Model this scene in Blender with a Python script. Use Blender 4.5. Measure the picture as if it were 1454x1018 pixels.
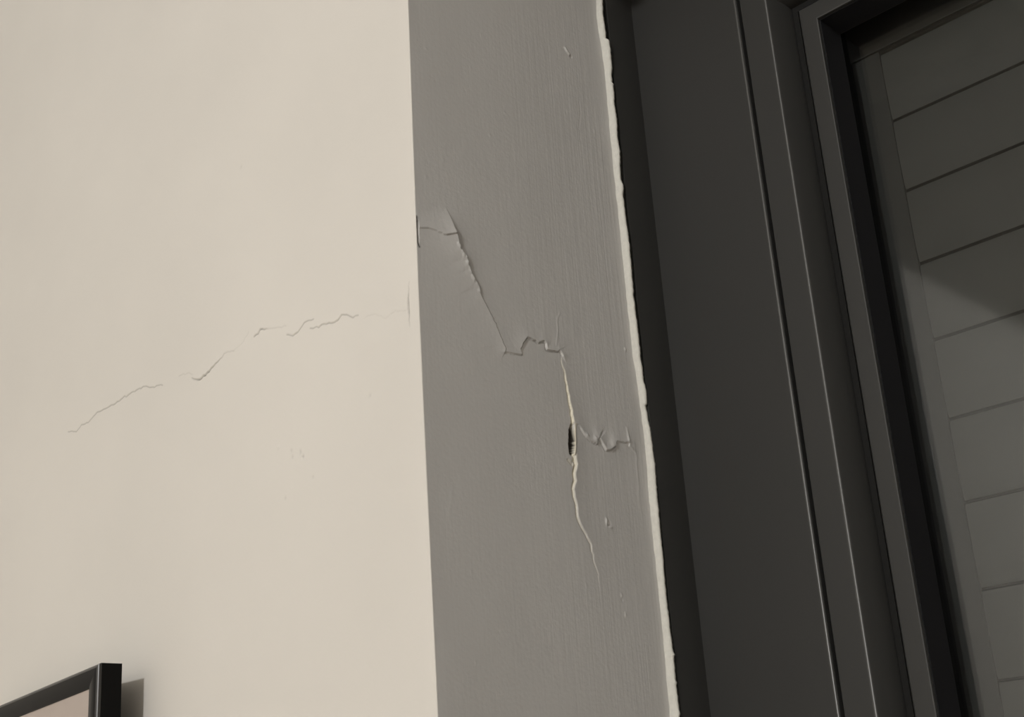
import bpy, math, random
import numpy as np
from mathutils import Matrix, Vector

# ---------------------------------------------------------------- camera, world, light, exposure
for o in list(bpy.data.objects):
    bpy.data.objects.remove(o)
SC = bpy.context.scene
COL = SC.collection

cam_d = bpy.data.cameras.new('camera')
cam_d.sensor_width = 36.0
cam_d.sensor_fit = 'HORIZONTAL'
cam_d.lens = 36.0 * 1859.4 / 1454.0
cam_d.clip_start = 0.02
cam = bpy.data.objects.new('camera', cam_d)
COL.objects.link(cam)
_R = Vector((0.7073455, 0.7040594, -0.0629496))      # camera right
_U = Vector((0.2883234, -0.2060625, 0.9350978))      # camera up
_D = Vector((-0.6453928, 0.6795871, 0.3487542))      # viewing direction
_M = Matrix((_R, _U, -_D)).transposed().to_4x4()
_M.translation = (0.0, 0.0, 1.5)
cam.matrix_world = _M
SC.camera = cam

world = bpy.data.worlds.new('night')
SC.world = world
world.use_nodes = True
world.node_tree.nodes['Background'].inputs[0].default_value = (0.02, 0.025, 0.035, 1)   # night beyond the shutter
world.node_tree.nodes['Background'].inputs[1].default_value = 0.15

lamp_d = bpy.data.lights.new('ceiling_bulb', 'POINT')
lamp_d.energy = 179.0
lamp_d.color = (1.0, 0.995, 0.985)
lamp_d.shadow_soft_size = 0.07
lamp = bpy.data.objects.new('ceiling_bulb', lamp_d)
lamp.location = (0.36, -2.6, 2.72)
COL.objects.link(lamp)

SC.view_settings.view_transform = 'Standard'
SC.view_settings.look = 'None'
SC.view_settings.exposure = 0.0
SC.view_settings.gamma = 1.0
SC.view_settings.use_curve_mapping = False

# ---------------------------------------------------------------- main measures (metres)
XC = -0.6925        # outer corner of wall and window reveal
YW = 0.629          # plane of the cream wall
YE = 0.896          # back end of the reveal
XL, XR, YB, ZC = -1.70, 2.30, -4.20, 3.12     # room
WX1 = XC + 1.15     # far side of the window opening
WZ0, WZ1 = 0.95, 2.338
rng = np.random.default_rng(7)
random.seed(7)

# survey of the cracks: millimetres along the surface and above the floor
RV = {
    'R1': [[2.0, 1973.8], [3.1, 1971.4], [2.6, 1965.0], [2.1, 1958.9], [2.7, 1952.3], [4.1, 1947.6]],
    'R2': [[5.0, 1964.5], [12.4, 1966.5], [19.7, 1966.8], [25.9, 1966.1], [31.2, 1965.2], [35.5, 1966.8], [41.1, 1969.3]],
    'R3': [[38.1, 1984.1], [40.3, 1974.8], [43.2, 1968.7], [44.9, 1962.1], [48.7, 1955.5], [52.8, 1951.4], [56.5, 1942.9], [59.3, 1936.8], [64.4, 1931.2], [69.1, 1920.2], [73.5, 1914.7], [80.1, 1905.9], [85.5, 1896.0], [89.7, 1888.5], [93.4, 1881.0], [91.9, 1878.3]],
    'R4': [[93.1, 1877.6], [99.9, 1878.2], [111.2, 1879.3], [112.9, 1880.6], [111.1, 1885.0], [116.3, 1892.8], [119.9, 1896.9], [125.7, 1896.4], [133.2, 1894.8], [140.1, 1898.3], [142.0, 1896.8], [142.7, 1891.2], [149.9, 1891.3], [156.7, 1892.3], [159.6, 1894.4], [162.4, 1890.2]],
    'R5': [[164.3, 1930.8], [160.3, 1924.7], [159.8, 1914.6], [155.2, 1896.9]],
    'R6': [[161.3, 1888.3], [160.4, 1884.3], [163.3, 1876.9], [163.6, 1868.9], [165.1, 1859.1], [165.9, 1850.4], [167.9, 1842.0], [168.1, 1832.0], [167.2, 1827.5], [165.7, 1815.5], [164.4, 1804.2], [166.3, 1801.4], [167.8, 1795.0], [164.5, 1787.3], [165.0, 1780.3], [161.5, 1772.9], [162.1, 1765.8], [164.4, 1757.8], [164.4, 1749.3], [167.7, 1742.8], [173.0, 1736.4], [178.2, 1728.8], [179.8, 1716.6], [183.4, 1707.1], [184.5, 1697.9]],
    'HOLE': [[167.7, 1830.1], [165.9, 1823.5], [165.3, 1815.4], [164.1, 1808.4], [163.6, 1803.4]],
    'R7': [[169.0, 1831.5], [175.8, 1829.7], [179.2, 1825.3], [183.4, 1821.0], [187.9, 1818.9], [197.3, 1816.6], [200.7, 1822.7], [208.2, 1813.4], [213.1, 1813.7], [222.0, 1819.1], [224.6, 1824.1], [233.1, 1824.9], [241.5, 1825.2], [240.3, 1822.4], [244.1, 1820.5]],
    'R8': [[241.1, 1839.4], [241.3, 1834.2], [241.0, 1827.7]],
    'CHIP': [[158.8, 1797.2], [168.3, 1803.6], [163.7, 1794.3]],
    'R9': [[203.9, 1749.1]],
    'R10': [[203.7, 2217.4], [205.9, 2214.3], [209.1, 2212.1]],
    'R11': [[217.9, 2166.5], [217.2, 2156.9], [217.0, 2146.7], [213.2, 2132.3], [213.6, 2118.7]],
    'R12': [[212.4, 1688.7], [212.6, 1685.2], [215.2, 1673.2], [250.2, 1915.8]],
    'R13': [[26.6, 1755.8], [24.3, 1741.9], [21.7, 1734.6]],
    'R14': [[249.1, 1827.8], [250.9, 1813.8], [249.9, 1794.4], [247.9, 1768.8]],
}
WC = {
    'W1': [[-1253.3, 1941.9], [-1235.3, 1937.1], [-1224.8, 1942.1], [-1210.7, 1940.6], [-1202.4, 1943.7], [-1192.4, 1947.1], [-1173.8, 1946.1], [-1163.8, 1946.8], [-1155.5, 1946.0], [-1141.3, 1948.0], [-1125.0, 1948.9], [-1102.7, 1948.8], [-1086.9, 1943.5], [-1077.0, 1942.4], [-1065.4, 1939.4]],
    'W2a': [[-1036.4, 1940.2], [-1021.6, 1938.6], [-1012.9, 1934.6]],
    'W2': [[-1014.0, 1931.6], [-1000.6, 1926.1], [-984.3, 1929.5], [-973.9, 1934.0], [-962.9, 1936.9], [-960.3, 1939.2], [-944.4, 1937.0]],
    'W3a': [[-944.4, 1937.3], [-932.2, 1940.3], [-921.3, 1948.4]],
    'W3': [[-913.5, 1940.8], [-907.1, 1941.8], [-903.9, 1945.1], [-894.4, 1942.6], [-884.7, 1939.9], [-874.2, 1937.3], [-865.3, 1935.9]],
    'W4': [[-864.3, 1927.1], [-855.6, 1923.3], [-844.8, 1926.4], [-839.0, 1930.1], [-825.9, 1929.0]],
    'W5': [[-830.9, 1922.3], [-822.2, 1920.8], [-809.2, 1918.7], [-798.3, 1916.7], [-792.6, 1917.3], [-788.1, 1920.2], [-780.2, 1917.3], [-773.3, 1912.8], [-766.3, 1912.6]],
    'W6': [[-756.3, 1907.7], [-743.9, 1906.0], [-732.0, 1898.4], [-719.8, 1900.9], [-706.5, 1897.0]],
    'W7': [[-701.9, 1920.0], [-704.1, 1903.3], [-704.0, 1897.9], [-703.8, 1888.4], [-703.1, 1882.3]],
    'SPK': [[-875.9, 1828.4], [-858.1, 1820.5], [-845.9, 1816.5], [-842.1, 1811.6], [-856.7, 1814.7], [-829.1, 1790.8], [-936.2, 2122.7], [-1482.9, 2509.3], [-866.7, 1781.6], [-754.5, 1839.8]],
}
LIP_L = [[889.0, 2298.7], [886.7, 2276.4], [887.1, 2263.2], [888.9, 2248.2], [890.2, 2217.5], [890.2, 2185.9], [889.1, 2138.8], [889.5, 2044.5], [889.4, 2000.5], [889.2, 1943.5], [889.6, 1912.3], [891.9, 1887.5], [893.4, 1857.5], [894.3, 1818.7], [892.2, 1786.1], [891.5, 1708.7], [891.5, 1679.1], [891.3, 1644.7], [890.6, 1599.7], [890.3, 1592.3]]
LIP_R = [[6.1, 2295.9], [6.5, 2278.0], [6.9, 2258.7], [5.9, 2250.5], [9.0, 2247.4], [8.8, 2229.0], [6.0, 2200.5], [7.5, 2198.2], [6.8, 2175.2], [8.0, 2150.7], [6.9, 2139.3], [7.4, 2121.3], [5.5, 2091.5], [7.3, 2085.4], [5.7, 2065.0], [7.6, 2023.5], [6.2, 1970.0], [6.9, 1941.5], [7.0, 1917.3], [5.6, 1888.9], [7.0, 1877.8], [5.8, 1865.5], [4.0, 1864.6], [5.6, 1840.4], [6.9, 1808.1], [7.2, 1783.4], [7.1, 1744.4], [6.2, 1707.7], [6.1, 1690.2], [6.4, 1660.9], [7.4, 1644.9], [8.6, 1642.4], [7.2, 1640.3], [7.4, 1621.2], [8.3, 1619.3], [7.3, 1617.2], [7.5, 1597.2], [8.7, 1594.8], [7.6, 1591.5]]


# ---------------------------------------------------------------- helpers
def link(o, parent=None):
    COL.objects.link(o)
    if parent is not None:
        o.parent = parent
    return o

def empty(name, loc=(0, 0, 0), rz=0.0):
    o = bpy.data.objects.new(name, None)
    o.empty_display_size = 0.05
    o.location = loc
    o.rotation_euler = (0, 0, rz)
    return link(o)

def tag(o, label=None, cat=None, kind=None, group=None):
    if label: o['label'] = label
    if cat: o['category'] = cat
    if kind: o['kind'] = kind
    if group: o['group'] = group
    return o

def mesh_obj(name, verts, faces, mat, parent=None, smooth=None):
    me = bpy.data.meshes.new(name)
    me.from_pydata([tuple(v) for v in verts], [], faces)
    me.validate()
    if mat is not None:
        me.materials.append(mat)
    o = bpy.data.objects.new(name, me)
    link(o, parent)
    if smooth is not None:
        for p in me.polygons: p.use_smooth = True
        me.set_sharp_from_angle(angle=math.radians(smooth))
    return o

def grid_obj(name, P, mat, parent=None, attrs=None, flip=False):
    """P: (rows, cols, 3) numpy array -> one smooth quad grid."""
    r, c = P.shape[:2]
    me = bpy.data.meshes.new(name)
    n = r * c
    idx = np.arange(n, dtype=np.int32).reshape(r, c)
    q = np.stack([idx[:-1, :-1], idx[:-1, 1:], idx[1:, 1:], idx[1:, :-1]], -1).reshape(-1, 4)
    if flip: q = q[:, ::-1]
    me.vertices.add(n)
    me.vertices.foreach_set('co', P.reshape(-1).astype(np.float32))
    nf = len(q)
    me.loops.add(nf * 4)
    me.loops.foreach_set('vertex_index', np.ascontiguousarray(q).reshape(-1))
    me.polygons.add(nf)
    me.polygons.foreach_set('loop_start', np.arange(0, nf * 4, 4, dtype=np.int32))
    me.polygons.foreach_set('use_smooth', np.ones(nf, dtype=bool))
    me.update(calc_edges=True)
    if attrs:
        for k, a in attrs.items():
            at = me.attributes.new(k, 'FLOAT', 'POINT')
            at.data.foreach_set('value', a.reshape(-1).astype(np.float32))
    me.materials.append(mat)
    o = bpy.data.objects.new(name, me)
    return link(o, parent)

class MB:
    def __init__(self): self.v = []; self.f = []
    def box(self, x0, x1, y0, y1, z0, z1):
        b = len(self.v)
        self.v += [(x, y, z) for z in (z0, z1) for y in (y0, y1) for x in (x0, x1)]
        self.f += [tuple(b + i for i in q) for q in
                   ((0, 2, 3, 1), (4, 5, 7, 6), (0, 1, 5, 4), (2, 6, 7, 3), (0, 4, 6, 2), (1, 3, 7, 5))]
        return self
    def build(self, name, mat, parent=None, smooth=None):
        return mesh_obj(name, self.v, self.f, mat, parent, smooth)

def arc(c, r, a0, a1, n=5):
    return [(c[0] + r * math.cos(math.radians(a0 + (a1 - a0) * i / n)),
             c[1] + r * math.sin(math.radians(a0 + (a1 - a0) * i / n))) for i in range(n + 1)]

# ---------------------------------------------------------------- materials
def mat_new(name):
    m = bpy.data.materials.new(name)
    m.use_nodes = True
    nt = m.node_tree
    b = nt.nodes['Principled BSDF']
    return m, nt, b

def N(nt, t, **kw):
    n = nt.nodes.new(t)
    for k, v in kw.items():
        if k in n.inputs: n.inputs[k].default_value = v
        else: setattr(n, k, v)
    return n

def painted_plaster(name, col, chip, brush_scale, brush, orange, rough=0.75):
    m, nt, b = mat_new(name)
    L = nt.links.new
    tc = N(nt, 'ShaderNodeTexCoord')
    # colour: faint blotches, plus bare plaster where the paint has broken away
    big = N(nt, 'ShaderNodeTexNoise', Scale=5.0, Detail=3.0)
    L(tc.outputs['Object'], big.inputs['Vector'])
    mr = N(nt, 'ShaderNodeMapRange')
    mr.inputs[1].default_value = 0.3; mr.inputs[2].default_value = 0.7
    mr.inputs[3].default_value = 0.975; mr.inputs[4].default_value = 1.02
    L(big.outputs['Fac'], mr.inputs[0])
    hs = N(nt, 'ShaderNodeVectorMath', operation='SCALE')
    hs.inputs[0].default_value = col
    L(mr.outputs[0], hs.inputs['Scale'])
    at = N(nt, 'ShaderNodeAttribute', attribute_name='bare')
    mx = N(nt, 'ShaderNodeMix', data_type='RGBA')
    L(at.outputs['Fac'], mx.inputs['Factor'])
    L(hs.outputs[0], mx.inputs[6])
    mx.inputs[7].default_value = (*chip, 1)
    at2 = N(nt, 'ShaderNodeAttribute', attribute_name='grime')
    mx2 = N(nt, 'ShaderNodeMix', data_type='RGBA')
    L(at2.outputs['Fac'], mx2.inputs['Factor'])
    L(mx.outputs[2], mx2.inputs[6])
    mx2.inputs[7].default_value = (0.035, 0.030, 0.026, 1)  # dark colour for specks, crack lines and the painted shade of the hole
    L(mx2.outputs[2], b.inputs['Base Color'])
    b.inputs['Roughness'].default_value = rough
    b.inputs['Specular IOR Level'].default_value = 0.25
    # fine relief: roller stipple and upright brush marks
    st = N(nt, 'ShaderNodeTexNoise', Scale=330.0, Detail=2.0)
    L(tc.outputs['Object'], st.inputs['Vector'])
    b1 = N(nt, 'ShaderNodeBump', Strength=orange, Distance=0.0006)
    L(st.outputs['Fac'], b1.inputs['Height'])
    last = b1
    if brush > 0:
        mp = N(nt, 'ShaderNodeMapping')
        mp.inputs['Scale'].default_value = brush_scale
        L(tc.outputs['Object'], mp.inputs['Vector'])
        br = N(nt, 'ShaderNodeTexNoise', Scale=1.0, Detail=4.0, Roughness=0.6)
        L(mp.outputs[0], br.inputs['Vector'])
        af = N(nt, 'ShaderNodeAttribute', attribute_name='brush')
        ml = N(nt, 'ShaderNodeMath', operation='MULTIPLY')
        L(br.outputs['Fac'], ml.inputs[0]); L(af.outputs['Fac'], ml.inputs[1])
        b2 = N(nt, 'ShaderNodeBump', Strength=brush, Distance=0.0012)
        L(ml.outputs[0], b2.inputs['Height']); L(b1.outputs[0], b2.inputs['Normal'])
        last = b2
    L(last.outputs[0], b.inputs['Normal'])
    return m

def plain(name, col, rough=0.5, spec=0.5, noise=0.0, nscale=200.0, bump=0.0):
    m, nt, b = mat_new(name)
    b.inputs['Base Color'].default_value = (*col, 1)
    b.inputs['Roughness'].default_value = rough
    b.inputs['Specular IOR Level'].default_value = spec
    tc = N(nt, 'ShaderNodeTexCoord')
    nz = N(nt, 'ShaderNodeTexNoise', Scale=nscale, Detail=3.0)
    nt.links.new(tc.outputs['Object'], nz.inputs['Vector'])
    if noise > 0:
        mr = N(nt, 'ShaderNodeMapRange')
        mr.inputs[1].default_value = 0.25; mr.inputs[2].default_value = 0.75
        mr.inputs[3].default_value = 1 - noise; mr.inputs[4].default_value = 1 + noise
        nt.links.new(nz.outputs['Fac'], mr.inputs[0])
        hs = N(nt, 'ShaderNodeVectorMath', operation='SCALE')
        hs.inputs[0].default_value = col
        nt.links.new(mr.outputs[0], hs.inputs['Scale'])
        nt.links.new(hs.outputs[0], b.inputs['Base Color'])
    if bump > 0:
        bp = N(nt, 'ShaderNodeBump', Strength=bump, Distance=0.0004)
        nt.links.new(nz.outputs['Fac'], bp.inputs['Height'])
        nt.links.new(bp.outputs[0], b.inputs['Normal'])
    return m

def glass_mat():
    m = bpy.data.materials.new('window_glass'); m.use_nodes = True
    nt = m.node_tree; nt.nodes.clear()
    out = N(nt, 'ShaderNodeOutputMaterial')
    tr = N(nt, 'ShaderNodeBsdfTransparent'); tr.inputs[0].default_value = (0.97, 0.98, 0.97, 1)
    gl = N(nt, 'ShaderNodeBsdfGlossy'); gl.inputs['Roughness'].default_value = 0.06
    lw = N(nt, 'ShaderNodeLayerWeight'); lw.inputs['Blend'].default_value = 0.5
    pw = N(nt, 'ShaderNodeMath', operation='POWER'); pw.inputs[1].default_value = 5.0
    ma = N(nt, 'ShaderNodeMath', operation='MULTIPLY_ADD'); ma.inputs[1].default_value = 0.958; ma.inputs[2].default_value = 0.042
    mx = N(nt, 'ShaderNodeMixShader')
    nt.links.new(lw.outputs['Facing'], pw.inputs[0]); nt.links.new(pw.outputs[0], ma.inputs[0])
    nt.links.new(ma.outputs[0], mx.inputs[0]); nt.links.new(tr.outputs[0], mx.inputs[1])
    nt.links.new(gl.outputs[0], mx.inputs[2]); nt.links.new(mx.outputs[0], out.inputs[0])
    return m

CHIP = (0.80, 0.755, 0.62)
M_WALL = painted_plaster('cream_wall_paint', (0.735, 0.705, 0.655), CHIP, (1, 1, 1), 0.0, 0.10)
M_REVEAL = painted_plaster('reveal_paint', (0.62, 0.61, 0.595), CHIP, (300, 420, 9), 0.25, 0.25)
M_EDGE = plain('bare_plaster_edge', (0.70, 0.69, 0.635), 0.8, 0.2, 0.06, 260, 0.5)
M_ROOM = plain('plain_wall_paint', (0.72, 0.70, 0.66), 0.8, 0.2, 0.0, 8)
M_CEIL = plain('ceiling_paint', (0.30, 0.285, 0.26), 0.85, 0.2, 0.02, 8)
M_FLOOR = plain('floor_boards', (0.30, 0.23, 0.17), 0.5, 0.4, 0.15, 30)
M_FRAME = plain('anthracite_coating', (0.037, 0.037, 0.0355), 0.40, 0.30, 0.04, 900, 0.08)
M_POLISH = plain('coating_worn_smooth_on_edges', (0.060, 0.060, 0.058), 0.24, 0.6, 0.10, 500, 0.15)
M_RUBBER = plain('black_rubber', (0.012, 0.012, 0.0135), 0.7, 0.15, 0.05, 300)
M_GAP = plain('dark_gasket', (0.012, 0.012, 0.0115), 0.7, 0.15, 0.05, 300)
M_SHUT = plain('shutter_paint', (0.044, 0.044, 0.0415), 0.65, 0.25, 0.04, 25)
M_RAIL = plain('shutter_rail_paint', (0.025, 0.025, 0.024), 0.65, 0.25, 0.04, 60)
M_GLASS = glass_mat()
M_BLACK = plain('black_lacquer', (0.006, 0.006, 0.006), 0.16, 0.08, 0.05, 200, 0.02)
M_BLACK_EDGE = plain('black_lacquer_gloss_edge', (0.012, 0.012, 0.012), 0.30, 0.9, 0.05, 200, 0.02)
M_PANEL = plain('pinkish_grey_print', (0.50, 0.43, 0.385), 0.55, 0.3, 0.02, 40)

# ---------------------------------------------------------------- crack relief
def vnoise(U, V, fu, fv, seed):
    """smooth value noise on a grid (numpy)"""
    g = np.random.default_rng(seed).random((64, 64))
    a = U * fu; b = V * fv
    i = np.floor(a).astype(int); j = np.floor(b).astype(int)
    fa = a - i; fb = b - j
    fa = fa * fa * (3 - 2 * fa); fb = fb * fb * (3 - 2 * fb)
    i0, i1, j0, j1 = i % 64, (i + 1) % 64, j % 64, (j + 1) % 64
    return ((g[i0, j0] * (1 - fa) + g[i1, j0] * fa) * (1 - fb) + (g[i0, j1] * (1 - fa) + g[i1, j1] * fa) * fb) - 0.5

def rough_line(pts, step, amp, seed):
    r = np.random.default_rng(seed)
    pts = np.array(pts, float)
    out = [pts[0]]
    for a, b in zip(pts[:-1], pts[1:]):
        L = np.hypot(*(b - a)); n = max(1, int(L / step))
        d = (b - a) / max(L, 1e-6); nn = np.array([-d[1], d[0]])
        for k in range(1, n + 1):
            p = a + (b - a) * k / n
            if k < n: p = p + nn * r.normal(0, amp)
            out.append(p)
    return np.array(out)

class Relief:
    """height, bare-plaster and grime maps over a grid; u (mm) along columns, w (mm) along rows"""
    def __init__(self, u, w):
        self.u, self.w = u, w
        self.h = np.zeros((len(w), len(u)))
        self.bare = np.zeros_like(self.h)
        self.grime = np.zeros_like(self.h)
    def window(self, x0, x1, z0, z1):
        i0, i1 = np.searchsorted(self.u, [x0, x1]); j0, j1 = np.searchsorted(self.w, [z0, z1])
        return slice(j0, j1), slice(i0, i1)
    def field(self, pts, margin):
        pts = np.asarray(pts)
        sl = self.window(pts[:, 0].min() - margin, pts[:, 0].max() + margin, pts[:, 1].min() - margin, pts[:, 1].max() + margin)
        X, Z = np.meshgrid(self.u[sl[1]], self.w[sl[0]])
        D = np.full(X.shape, 1e9); S = np.zeros_like(X); T = np.zeros_like(X); E = np.zeros_like(X)
        lens = np.hypot(*np.diff(pts, axis=0).T); acc = np.concatenate([[0], np.cumsum(lens)]); tot = acc[-1]
        ns = len(lens)
        for k in range(ns):
            a, b = pts[k], pts[k + 1]; L = max(lens[k], 1e-6); dx, dz = (b - a) / L
            t = (X - a[0]) * dx + (Z - a[1]) * dz
            tc = np.clip(t, 0, L)
            px, pz = X - a[0] - tc * dx, Z - a[1] - tc * dz
            d = np.hypot(px, pz)
            m = d < D - 1e-9
            D[m] = d[m]
            S[m] = np.sign(dx * (Z - a[1]) - dz * (X - a[0]))[m]
            T[m] = ((acc[k] + tc) / tot)[m]
            over = np.where((t < 0) & (k == 0), -t, np.where((t > L) & (k == ns - 1), t - L, 0))
            E[m] = over[m]
        return sl, D, S, T, E
    def step(self, pts, amp, reach, side, low=0.0, lowreach=4.0, margin=None, fade=6.0):
        margin = margin or reach * 3
        sl, D, S, T, E = self.field(pts, margin)
        A = np.interp(T, np.linspace(0, 1, len(amp)), amp) * np.exp(-(E / fade) ** 2)
        up = (S * side) > 0
        edge = np.clip(1 - (D / margin), 0, 1); edge = edge * edge * (3 - 2 * edge)
        self.h[sl] += np.where(up, A * np.exp(-D / reach), -A * low * np.exp(-D / lowreach)) * edge
    def groove(self, pts, width, depth, fade=1.0, bare=0.0, bw=1.0, grime=0.0, gw=0.6):
        wmax = max(width)
        sl, D, S, T, E = self.field(pts, wmax * 3 + np.max(bw) * 3 + 3)
        W = np.interp(T, np.linspace(0, 1, len(width)), width)
        Dp = np.interp(T, np.linspace(0, 1, len(depth)), depth) * np.exp(-(E / fade) ** 2)
        k = np.clip(1.35 - D / np.maximum(W * 0.5, 0.05), 0, 1); k = k * k * (3 - 2 * k)
        self.h[sl] -= Dp * k
        if np.any(bare):
            ba, bb = (np.interp(T, np.linspace(0, 1, len(q)), q) if isinstance(q, list) else q for q in (bare, bw))
            self.bare[sl] = np.maximum(self.bare[sl], ba * np.exp(-(D / bb) ** 4) * np.exp(-(E / fade) ** 2))
        if np.any(grime):
            gr = np.interp(T, np.linspace(0, 1, len(grime)), grime) if isinstance(grime, list) else grime
            self.grime[sl] = np.maximum(self.grime[sl], gr * np.exp(-(D / gw) ** 2) * np.exp(-(E / fade) ** 2))
    def ridge(self, pts, amp, width, bare=0.0):
        sl, D, S, T, E = self.field(pts, width * 4)
        A = np.interp(T, np.linspace(0, 1, len(amp)), amp) * np.exp(-(E / 2.0) ** 2)
        self.h[sl] += A * np.exp(-(D / width) ** 2)
        if bare: self.bare[sl] = np.maximum(self.bare[sl], bare * np.exp(-(D / width) ** 2))
    def bump(self, c, amp, ru, rw=None):
        rw = rw or ru
        sl = self.window(c[0] - ru * 3, c[0] + ru * 3, c[1] - rw * 3, c[1] + rw * 3)
        X, Z = np.meshgrid(self.u[sl[1]], self.w[sl[0]])
        self.h[sl] += amp * np.exp(-((X - c[0]) / ru) ** 2 - ((Z - c[1]) / rw) ** 2)

def wobble(z):          # the corner bead is not quite straight
    return np.interp(z, [1.50, 1.587, 1.70, 1.823, 1.916, 2.05, 2.177, 2.41],
                     [.0007, .0006, -.0003, -.0010, -.0012, -.0003, .0009, .0012])

def spaced(knots):      # [(value, spacing up to the next), ...] -> coordinates
    out = [knots[0][0]]
    for (a, s), (b, _) in zip(knots[:-1], knots[1:]):
        n = max(1, int(round((b - a) / s)))
        out += list(a + (b - a) * np.arange(1, n + 1) / n)
    return np.array(out)

# ---------------------------------------------------------------- the cream wall
RC = 1.6                                                      # corner radius, mm
u = spaced([(XL * 1000, 12), (-1262, 0.7), (-1060, 1.2), (-1042, .7), (XC * 1000 - RC, 0)])
w = spaced([(0, 60), (1420, 12), (1775, 1.0), (1870, .7), (1956, 2.5), (2140, 12), (2410, 60), (ZC * 1000, 0)])
rw = Relief(u, w)
UU, WW = np.meshgrid(u, w)
rw.h += 0.55 * vnoise(UU, WW, 1 / 130., 1 / 150., 3) + 0.18 * vnoise(UU, WW, 1 / 37., 1 / 45., 4)
rw.h -= 0.8 * np.clip((UU - (XC * 1000 - RC - 13)) / 13, 0, 1) ** 2          # the bead eases off towards the corner
spec = {  # width, depth, step height
    'W1': ([.5, .9, 1.0, 1.1, 1.0, .6], [.3, .8, 1.0, 1.1, .8, .4], [.05, .15, .25, .2, .1]),
    'W2a': ([.8, .8], [.3, .2], [.1, .1]),
    'W2': ([.9, 1.7, 1.6, 1.2, .4, .4], [.7, 2.4, 2.2, 1.0, .15, .1], [.1, .35, .3, .25, .2]),
    'W3a': ([.6, .6], [.15, .15], [.15, .2]),
    'W3': ([1.2, 1.5, .6, .5, .4], [1.0, 1.2, .15, .12, .1], [.2, .3, .25, .2]),
    'W4': ([1.0, 1.2, 1.0, .5], [.8, 1.2, .7, .2], [.1, .25, .2, .1]),
    'W5': ([.6, 1.0, 1.2, 1.3, 1.0, .9, .5], [.4, .9, 1.2, 1.3, .9, .8, .2], [.1, .2, .3, .25, .15]),
    'W6': ([.7, .7], [.15, .15], [.15, .2, .2]),
    'W7': ([.4, .7, 2.0, 1.0, .4], [.1, .4, 3.0, .8, .1], [.0, .1, .1, .0]),
}
for i, (k, (wd, dp, st)) in enumerate(spec.items()):
    line = rough_line(WC[k], 3.0, 0.45, 20 + i)
    if k != 'W7': rw.step(line, st, 7.0, +1, low=.3, lowreach=3.0)
    rw.groove(line, wd, dp, grime={'W7': [.1, .25, .9, .35, .1], 'W2': [.3, .7, .6, .4, .15, .1], 'W3': [.4, .6, .1, .1, .1]}.get(k, .35 * min(1, max(dp))), gw=.55)  # darker colour along the crack lines
for (a, b), am in zip(WC['SPK'], [.3, -.4, -.8, -1.0, -.5, -.4, -.5, -.6, -.4, -.5]):
    rw.bump((a, b), am, 1.5); sl = rw.window(a - 5, a + 5, b - 5, b + 5)
    gx, gz = np.meshgrid(rw.u[sl[1]], rw.w[sl[0]])
    rw.grime[sl] = np.maximum(rw.grime[sl], -.22 * min(am, 0) * np.exp(-((gx - a) ** 2 + (gz - b) ** 2) / 2.2))
rw.bump((-745, 1885), .5, 16, 9); rw.bump((-752, 1842), -.25, 9, 7)
ztab = w / 1000
cols = []
P = np.zeros((len(w), len(u) + 6, 3))
right = np.clip((u - (-760)) / 66.0, 0, 1)
P[:, :len(u), 0] = (u / 1000)[None, :] + wobble(ztab)[:, None] * right[None, :]
P[:, :len(u), 1] = YW - rw.h / 1000
P[:, :len(u), 2] = ztab[:, None]
for k in range(1, 7):                                          # rounded corner into the reveal
    a = math.radians(90 * k / 6)
    P[:, len(u) + k - 1, 0] = XC - RC / 1000 + RC / 1000 * math.sin(a) + wobble(ztab)
    P[:, len(u) + k - 1, 1] = YW + RC / 1000 * (1 - math.cos(a)) - rw.h[:, -1] / 1000 * (1 - k / 6)
    P[:, len(u) + k - 1, 2] = ztab
pad = lambda A: np.concatenate([A, np.repeat(A[:, -1:], 6, 1) * 0], 1)
wall = grid_obj('wall_back', P, M_WALL, attrs={'bare': pad(rw.bare), 'grime': pad(rw.grime)})
tag(wall, 'cream painted wall with a thin wandering crack, beside the window', kind='structure')
# the rest of the same wall, round the window opening (same plane)
mb = MB()
mb.box(XC, WX1, YW, 1.05, WZ1, ZC); mb.box(XC, WX1, YW, 1.05, 0, WZ0); mb.box(WX1, XR, YW, 1.05, 0, ZC)
mb.build('wall_panel', M_ROOM, wall)

# ---------------------------------------------------------------- the window reveal
s = spaced([(RC, .62), (YE * 1000 - YW * 1000, 0)])
w = spaced([(WZ0 * 1000, 30), (1500, 2.0), (1560, .68), (2290, 3), (WZ1 * 1000, 0)])
rv = Relief(s, w)
SS, WW = np.meshgrid(s, w)
rv.h += 1.1 * vnoise(SS, WW, 1 / 95., 1 / 170., 11) + 0.35 * vnoise(SS, WW, 1 / 34., 1 / 60., 12) + 0.08 * vnoise(SS, WW, 1 / 9., 1 / 14., 13)
fadein = np.clip((SS - RC) / 12, 0, 1); rv.h *= fadein
brush = 0.35 + 0.65 * np.clip((SS - 70) / 130, 0, 1)
# upright brush drags, stronger towards the window
brush = 0.32 + 0.68 * np.clip((SS - 95) / 120, 0, 1) * (.65 + .7 * (vnoise(SS, WW, 1 / 22., 1 / 160., 17) + .5))
rv.h += 0.055 * brush * vnoise(SS, WW, 1 / 2.9, 1 / 130., 15) + 0.03 * brush * vnoise(SS, WW, 1 / 1.4, 1 / 60., 16)

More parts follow.
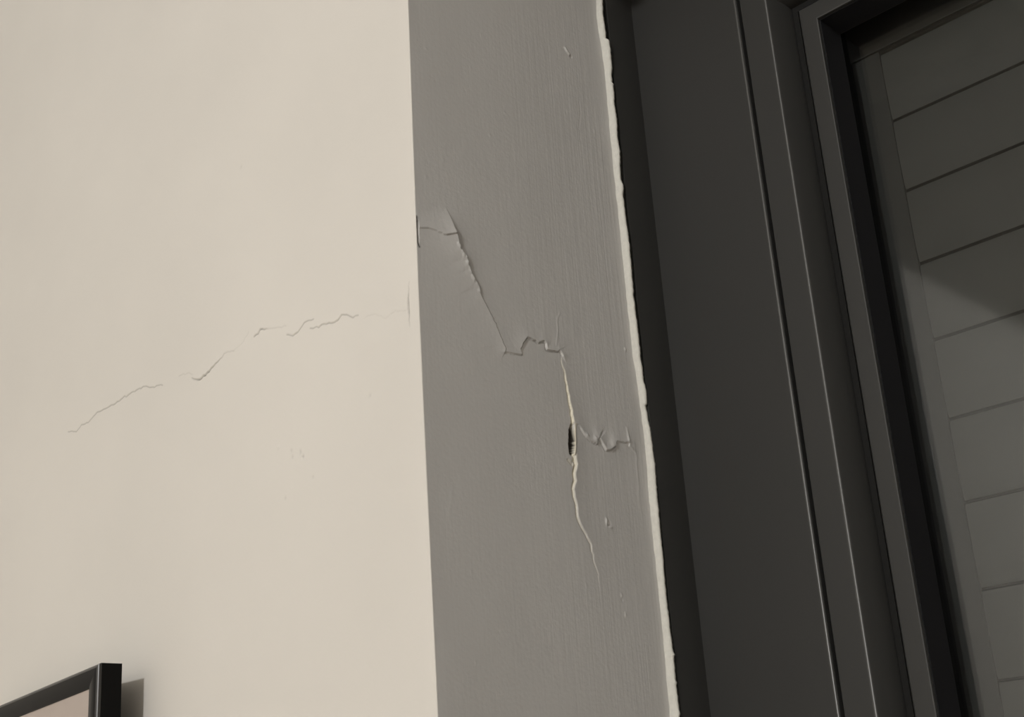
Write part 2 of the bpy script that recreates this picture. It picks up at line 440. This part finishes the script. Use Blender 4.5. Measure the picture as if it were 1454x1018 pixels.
l2 = rough_line(RV['R2'], 4, .4, 31)
rv.step(l2, [.6, 1.1, 1.4, 1.6], 11, +1, low=-.2, lowreach=8)
rv.groove(l2[len(l2) // 2:], [.3, 1.0, .4], [.2, .9, .2])
l3 = rough_line(RV['R3'], 2.4, .7, 32)
rv.step(l3, [1.2, 3.2, 3.3, 2.6, 1.8, 1.4, 1.1, .8], 17, -1, low=-.42, lowreach=11, margin=46)
rv.groove(l3[len(l3) // 2:], [.5, .9, .7, .7], [.3, .7, .5, .6])
for q in range(3, 9):                                          # chips along the lifted edge
    for f_ in (.0, .45):
        a = np.array(RV['R3'][q]) * (1 - f_) + np.array(RV['R3'][q + 1]) * f_
        rv.bump((a[0] - rng.uniform(.8, 2.0), a[1] - rng.uniform(0, 1.5)), rng.uniform(.3, 1.0), rng.uniform(.8, 1.4), rng.uniform(.9, 1.8))
l4 = rough_line(RV['R4'], 2.6, .35, 33)
rv.step(l4, [.7, .8, 1.4, 1.2, 1.5, 1.2], 9, +1, low=.15, lowreach=5)
rv.groove(l4, [.8, 1.0, 1.1, 1.4, 1.5, 1.0], [.6, .8, 1.0, 1.4, 1.6, .8])
rv.ridge(rough_line(RV['R5'], 5, .5, 41), [.15, .3, .25, .15], .8)
l1 = rough_line(RV['R1'], 3, .15, 34)
rv.groove(l1, [.8, 1.8, 2.6, 2.6, 1.8, .6], [1, 5, 7, 7, 5, .5], grime=.95, gw=1.0)  # colour darkens along this crack
l6 = rough_line(RV['R6'], 3.0, .45, 35)
rv.step(l6, [.3, .9, 1.3, 1.6, 1.8, 1.6, 1.3, 1.0, .7, .4, .2], 14, +1, low=.1, lowreach=5, margin=34)
rv.groove(l6, [.4, 1.0, 1.5, 1.9, 2.4, 2.2, 2.0, 1.8, 1.5, 1.1, .5], [.2, .7, 1.2, 2.0, 3.0, 2.5, 1.7, 1.4, 1.0, .6, .2], bare=[.2, .85, .9, 1, .9, .8, .65, .5, .35, .25, .15], bw=[.8, 1.2, 1.4, 1.5, 1.6, 1.6, 1.3, 1.0, .8, .7, .6])
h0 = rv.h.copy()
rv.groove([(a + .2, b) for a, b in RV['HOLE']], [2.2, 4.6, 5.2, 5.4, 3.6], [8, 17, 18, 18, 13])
rv.grime = np.maximum(rv.grime, np.clip((h0 - rv.h - 1.2) / 1.2, 0, 1) * .97)     # shade inside the deep hole, painted in as dark colour
rv.ridge([(a + 3.4, b) for a, b in RV['HOLE']], [.3, .6, .7, .6, .4], 1.1, bare=.95)
rv.groove([RV['CHIP'][0], RV['CHIP'][2], RV['CHIP'][1]], [2.5, 3.0, 2.0], [.6, .7, .5], bare=.35, bw=2.6)
l7 = rough_line(RV['R7'], 2.8, .4, 36)
rv.step(l7, [.6, 1.3, 1.9, 2.0, 2.3, 2.0, 1.4, 1.2], 8, +1, low=-.1, lowreach=7)
rv.groove(l7, [.6, 1.0, 1.2, 1.5, 1.4, 1.0, .8], [.4, .8, 1.0, 1.3, 1.2, .8, .7])
rv.ridge(RV['R8'], [.3, .7, 1.2], 1.3)
rv.bump((195.5, 1821.5), 1.2, 2.2); rv.bump((185, 1823), .8, 1.8); rv.bump((219, 1822), .7, 3)
rv.bump((203.9, 1749.1), -1.6, 2.0); rv.bump((201.2, 1750.0), 1.4, 1.3, 3.0); rv.bump((205.5, 1745.5), .7, 2.5, 1.2)
rv.ridge(RV['R10'], [1.0, 1.3, 1.2], 1.2)
rv.bump((211.0, 2211.2), -1.5, 1.4)
rv.groove(rough_line(RV['R11'], 5, .5, 38), [.5, .8, .6, .4], [.2, .4, .3, .15])
for c, a in zip(RV['R12'], [.5, -.4, .5, .7]): rv.bump(c, a, 1.2, 1.8)
rv.ridge(rough_line(RV['R13'], 4, .8, 39), [.10, .14, .10], 1.6)
rv.ridge(rough_line(RV['R14'], 6, .6, 40), [.15, .32, .2, .05], 1.2)
for k in range(60):                                            # specks in the paint
    rv.bump((rng.uniform(10, 258), rng.uniform(1560, 2280)), rng.uniform(-.2, .3), rng.uniform(.8, 1.5), rng.uniform(.9, 2.4))
rv.h *= np.clip((SS - RC) / .8, 0, 1)
P = np.zeros((len(w), len(s), 3))
P[..., 0] = XC + wobble(w / 1000)[:, None] * np.exp(-((s - RC) / 40) ** 2)[None, :] + rv.h / 1000
P[..., 1] = YW + (s / 1000)[None, :]
P[..., 2] = (w / 1000)[:, None]
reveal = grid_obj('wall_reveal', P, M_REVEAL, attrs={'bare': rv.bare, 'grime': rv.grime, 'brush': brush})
tag(reveal, 'grey painted side of the window recess with jagged cracks and lifted paint', kind='structure')
# pale ragged plaster edge where the reveal meets the window
lz = np.array([p[1] for p in LIP_L])[::-1] / 1000; ly = np.array([p[0] for p in LIP_L])[::-1] / 1000
wz = np.array([p[1] for p in LIP_R])[::-1] / 1000; wu = np.array([p[0] for p in LIP_R])[::-1] / 1000
Z = np.arange(WZ0, WZ1, .0012)
jag = np.convolve(rng.normal(0, .00022, len(Z)), [.25, .5, .25], 'same')
Yl = np.interp(Z, lz, ly) + np.convolve(rng.normal(0, .0006, len(Z)), np.ones(7) / 7, 'same') - .0006
Wu = np.interp(Z, wz, wu) + jag
rows = np.stack([
    np.stack([np.full_like(Z, XC - .002), Yl + .0003, Z], -1),
    np.stack([np.full_like(Z, XC + .0014), Yl + .0001, Z], -1),
    np.stack([XC + .0014 + (Wu - .0014) * .5, Yl + .0004 + .00015 * rng.random(len(Z)), Z], -1),
    np.stack([XC + Wu, Yl + .0015, Z], -1),
    np.stack([XC + Wu - .0006, Yl + .0042, Z], -1),
    np.stack([np.full_like(Z, XC - .002), Yl + .006, Z], -1)], 1)
lip = grid_obj('plaster_edge', rows, M_EDGE, reveal)
tag(lip, 'ragged pale bare plaster edge')

# ---------------------------------------------------------------- the window
window = empty('window_1', (XC, YE, WZ0))
tag(window, 'anthracite framed window with black gaskets, set deep in the wall', kind='structure')
WT, WB, WRX = 2.400, WZ0 + .01, WX1

def sweep(name, prof, mat, parent, smooth=35, closed=True, edge=None, edge_mat=None):
    """profile of (inset from the opening, depth behind the reveal) swept round the window with mitred corners"""
    v, f = [], []
    n = len(prof)
    for a, d in prof:
        v += [(XC + a, YE + d, WT - a), (WRX - a, YE + d, WT - a), (WRX - a, YE + d, WB + a), (XC + a, YE + d, WB + a)]
    for i in range(n if closed else n - 1):
        j = (i + 1) % n
        for k in range(4):
            l = (k + 1) % 4
            f.append((i * 4 + k, j * 4 + k, j * 4 + l, i * 4 + l))
    v = [(x - XC, y - YE, z - WZ0) for x, y, z in v]
    o = mesh_obj(name, v, f, mat, parent, smooth)
    if edge:
        o.data.materials.append(edge_mat)
        for i in range(edge[0], edge[1]):
            for k in range(4): o.data.polygons[i * 4 + k].material_index = 1
    import bmesh
    bm = bmesh.new(); bm.from_mesh(o.data); bmesh.ops.recalc_face_normals(bm, faces=bm.faces); bm.to_mesh(o.data); bm.free()
    for p in o.data.polygons: p.use_smooth = True
    o.data.set_sharp_from_angle(angle=math.radians(smooth))
    return o

fr = [(-.02, .0040), (.0052, .0020), (.0096, .0200), (.0096, .0370)]
fr += arc((.1326 - .0024, .0370 + .0024), .0024, -90, 0, 7) + [(.1326, .055), (.1326, .12), (-.02, .12)]
sweep('outer_frame', fr, M_FRAME, window, edge=(4, 11), edge_mat=M_POLISH)
cs = [(.1364, .10), (.1364, .0385)] + [(.1364 + .0012, .0371)]
cs += arc((.1655 - .0026, .0371 + .0026), .0026, -90, -25, 7) + [(.1740, .0557), (.1740, .10)]
sweep('casing', cs, M_FRAME, window, edge=(3, 10), edge_mat=M_POLISH)
sweep('groove_seal', [(.1320, .050), (.1370, .050), (.1370, .06), (.1320, .06)], M_RUBBER, window)
sweep('gasket', [(.1730, .0700), (.1752, .0700), (.1756, .0640), (.1812, .0640), (.1816, .0690), (.1850, .0690), (.1850, .09), (.1730, .09)], M_GAP, window)
sh = [(.1834, .10), (.1834, .0615), (.1849, .0600)]
sh += arc((.2018 - .0012, .0600 + .0012), .0012, -90, 0, 3) + [(.2018, .0640), (.2018, .10)]
sweep('sash', sh, M_FRAME, window)
sweep('glazing_bead', [(.2000, .0640), (.2026, .0640), (.2034, .0970), (.2000, .0970)], M_RUBBER, window)
mb = MB().box(.2000, WRX - XC - .2000, .0970, .1010, WB + .2000 - WZ0, WT - .2000 - WZ0)
mb.build('glass_pane', M_GLASS, window)

# ---------------------------------------------------------------- the roller shutter
shutter = empty('roller_shutter', (XC + .575, YE + .15, WZ0))
tag(shutter, 'dark grey roller shutter of wide horizontal slats, lowered behind the glass', 'shutter')
PITCH, ZREF = .0732, 1.7448
hw = .575 - .195
def slat_mesh():
    prof = [(.1520, .0030), (.1440, .0012), (.1405, .0022), (.1394, .0060), (.1385, PITCH * .35), (.1385, PITCH * .65),
            (.1394, PITCH - .0040), (.1405, PITCH - .0008), (.1440, PITCH - .0003), (.1520, PITCH - .0010)]
    v = [(x, d - .15, z) for d, z in prof for x in (-hw, hw)]
    n = len(prof); f = []
    for i in range(n):
        j = (i + 1) % n
        f.append((2 * i, 2 * i + 1, 2 * j + 1, 2 * j))
    f.append(tuple(2 * i for i in range(n))[::-1]); f.append(tuple(2 * i + 1 for i in range(n)))
    return v, f
v, f = slat_mesh()
first = mesh_obj('slat', v, f, M_SHUT, shutter, 40)
k0 = int((WZ0 - ZREF) / PITCH); k1 = int((WT - ZREF) / PITCH)
for k in range(k0, k1):
    o = first if k == k0 else link(first.copy(), shutter)
    o.location = (0, 0, ZREF + k * PITCH - WZ0)
# backing seal so that no night sky shows between slats
for x0, x1 in ((-.385, .2188 - .575), (.575 - .2188, .385)):
    MB().box(x0, x1, -.0130, -.0095, 0, WT - WZ0).build('guide_rail', M_RAIL, shutter)
MB().box(-.385, .385, -.0160, -.0132, 2.186 - WZ0, WT - WZ0 + .02).build('box_lip', M_RAIL, shutter)
MB().box(-.40, .40, .004, .02, 0, WT - WZ0).build('backing_strip', M_GAP, shutter)

# ---------------------------------------------------------------- the black picture frame
YAW = math.radians(-6.0)
pic = empty('picture_frame', (-1.0675, .599, 1.6731), YAW)
pic.rotation_euler = (0, math.radians(-1.7), YAW)                # hung a little crooked
tag(pic, 'black glossy picture frame hanging slightly crooked on the cream wall', 'picture frame')
PW, PH, RW, DP = .285, .36, .0192, .0220
prof = [(0, 0), (0, -DP + .0035)] + [(x, y) for x, y in arc((.0035, -DP + .0035), .0035, 180, 270, 5)][1:] + \
       [(RW - .0015, -DP), (RW, -DP + .0015), (RW, -.004), (RW, 0)]
corners = [(-PW, 0), (0, 0), (0, -PH), (-PW, -PH)]              # local x, z clockwise from the top left
inn = [(1, -1), (-1, -1), (-1, 1), (1, 1)]
for k in range(4):
    l = (k + 1) % 4
    v = []
    for a, d in prof:
        v.append((corners[k][0] + inn[k][0] * a, d, corners[k][1] + inn[k][1] * a))
        v.append((corners[l][0] + inn[l][0] * a, d, corners[l][1] + inn[l][1] * a))
    n = len(prof)
    f = [(2 * i, 2 * i + 1, 2 * ((i + 1) % n) + 1, 2 * ((i + 1) % n)) for i in range(n)]
    f += [tuple(2 * i for i in range(n))[::-1], tuple(2 * i + 1 for i in range(n))]
    o = mesh_obj('frame_rail', v, f, M_BLACK, pic, 50)
    o.data.materials.append(M_BLACK_EDGE)                       # glossier, slightly lighter lacquer put on the rounded arris for its highlight
    for i in range(1, 6): o.data.polygons[i].material_index = 1
MB().box(-PW + RW - .003, -RW + .003, -DP + .0022, -.0085, -PH + RW - .003, -RW + .003).build('print', M_PANEL, pic)
MB().box(-PW + .006, -.006, -.0085, -.003, -PH + .006, -.006).build('back_board', M_GAP, pic)

# ---------------------------------------------------------------- the rest of the room
tag(MB().box(XL - .1, XR + .1, YB - .1, 1.05, -.1, 0).build('floor', M_FLOOR), 'brown floor of the room', kind='structure')
tag(MB().box(XL - .1, XR + .1, YB - .1, 1.05, ZC, ZC + .1).build('ceiling', M_CEIL), 'dull grey ceiling of the room', kind='structure')
tag(MB().box(XL - .1, XL, YB, 1.05, 0, ZC).build('wall_left', M_ROOM), 'plain pale wall left of the cracked one', kind='structure')
tag(MB().box(XR, XR + .1, YB, 1.05, 0, ZC).build('wall_right', M_ROOM), 'plain pale wall right of the window', kind='structure')
tag(MB().box(XL, XR, YB - .1, YB, 0, ZC).build('wall_front', M_ROOM), 'plain pale wall behind the viewer', kind='structure')
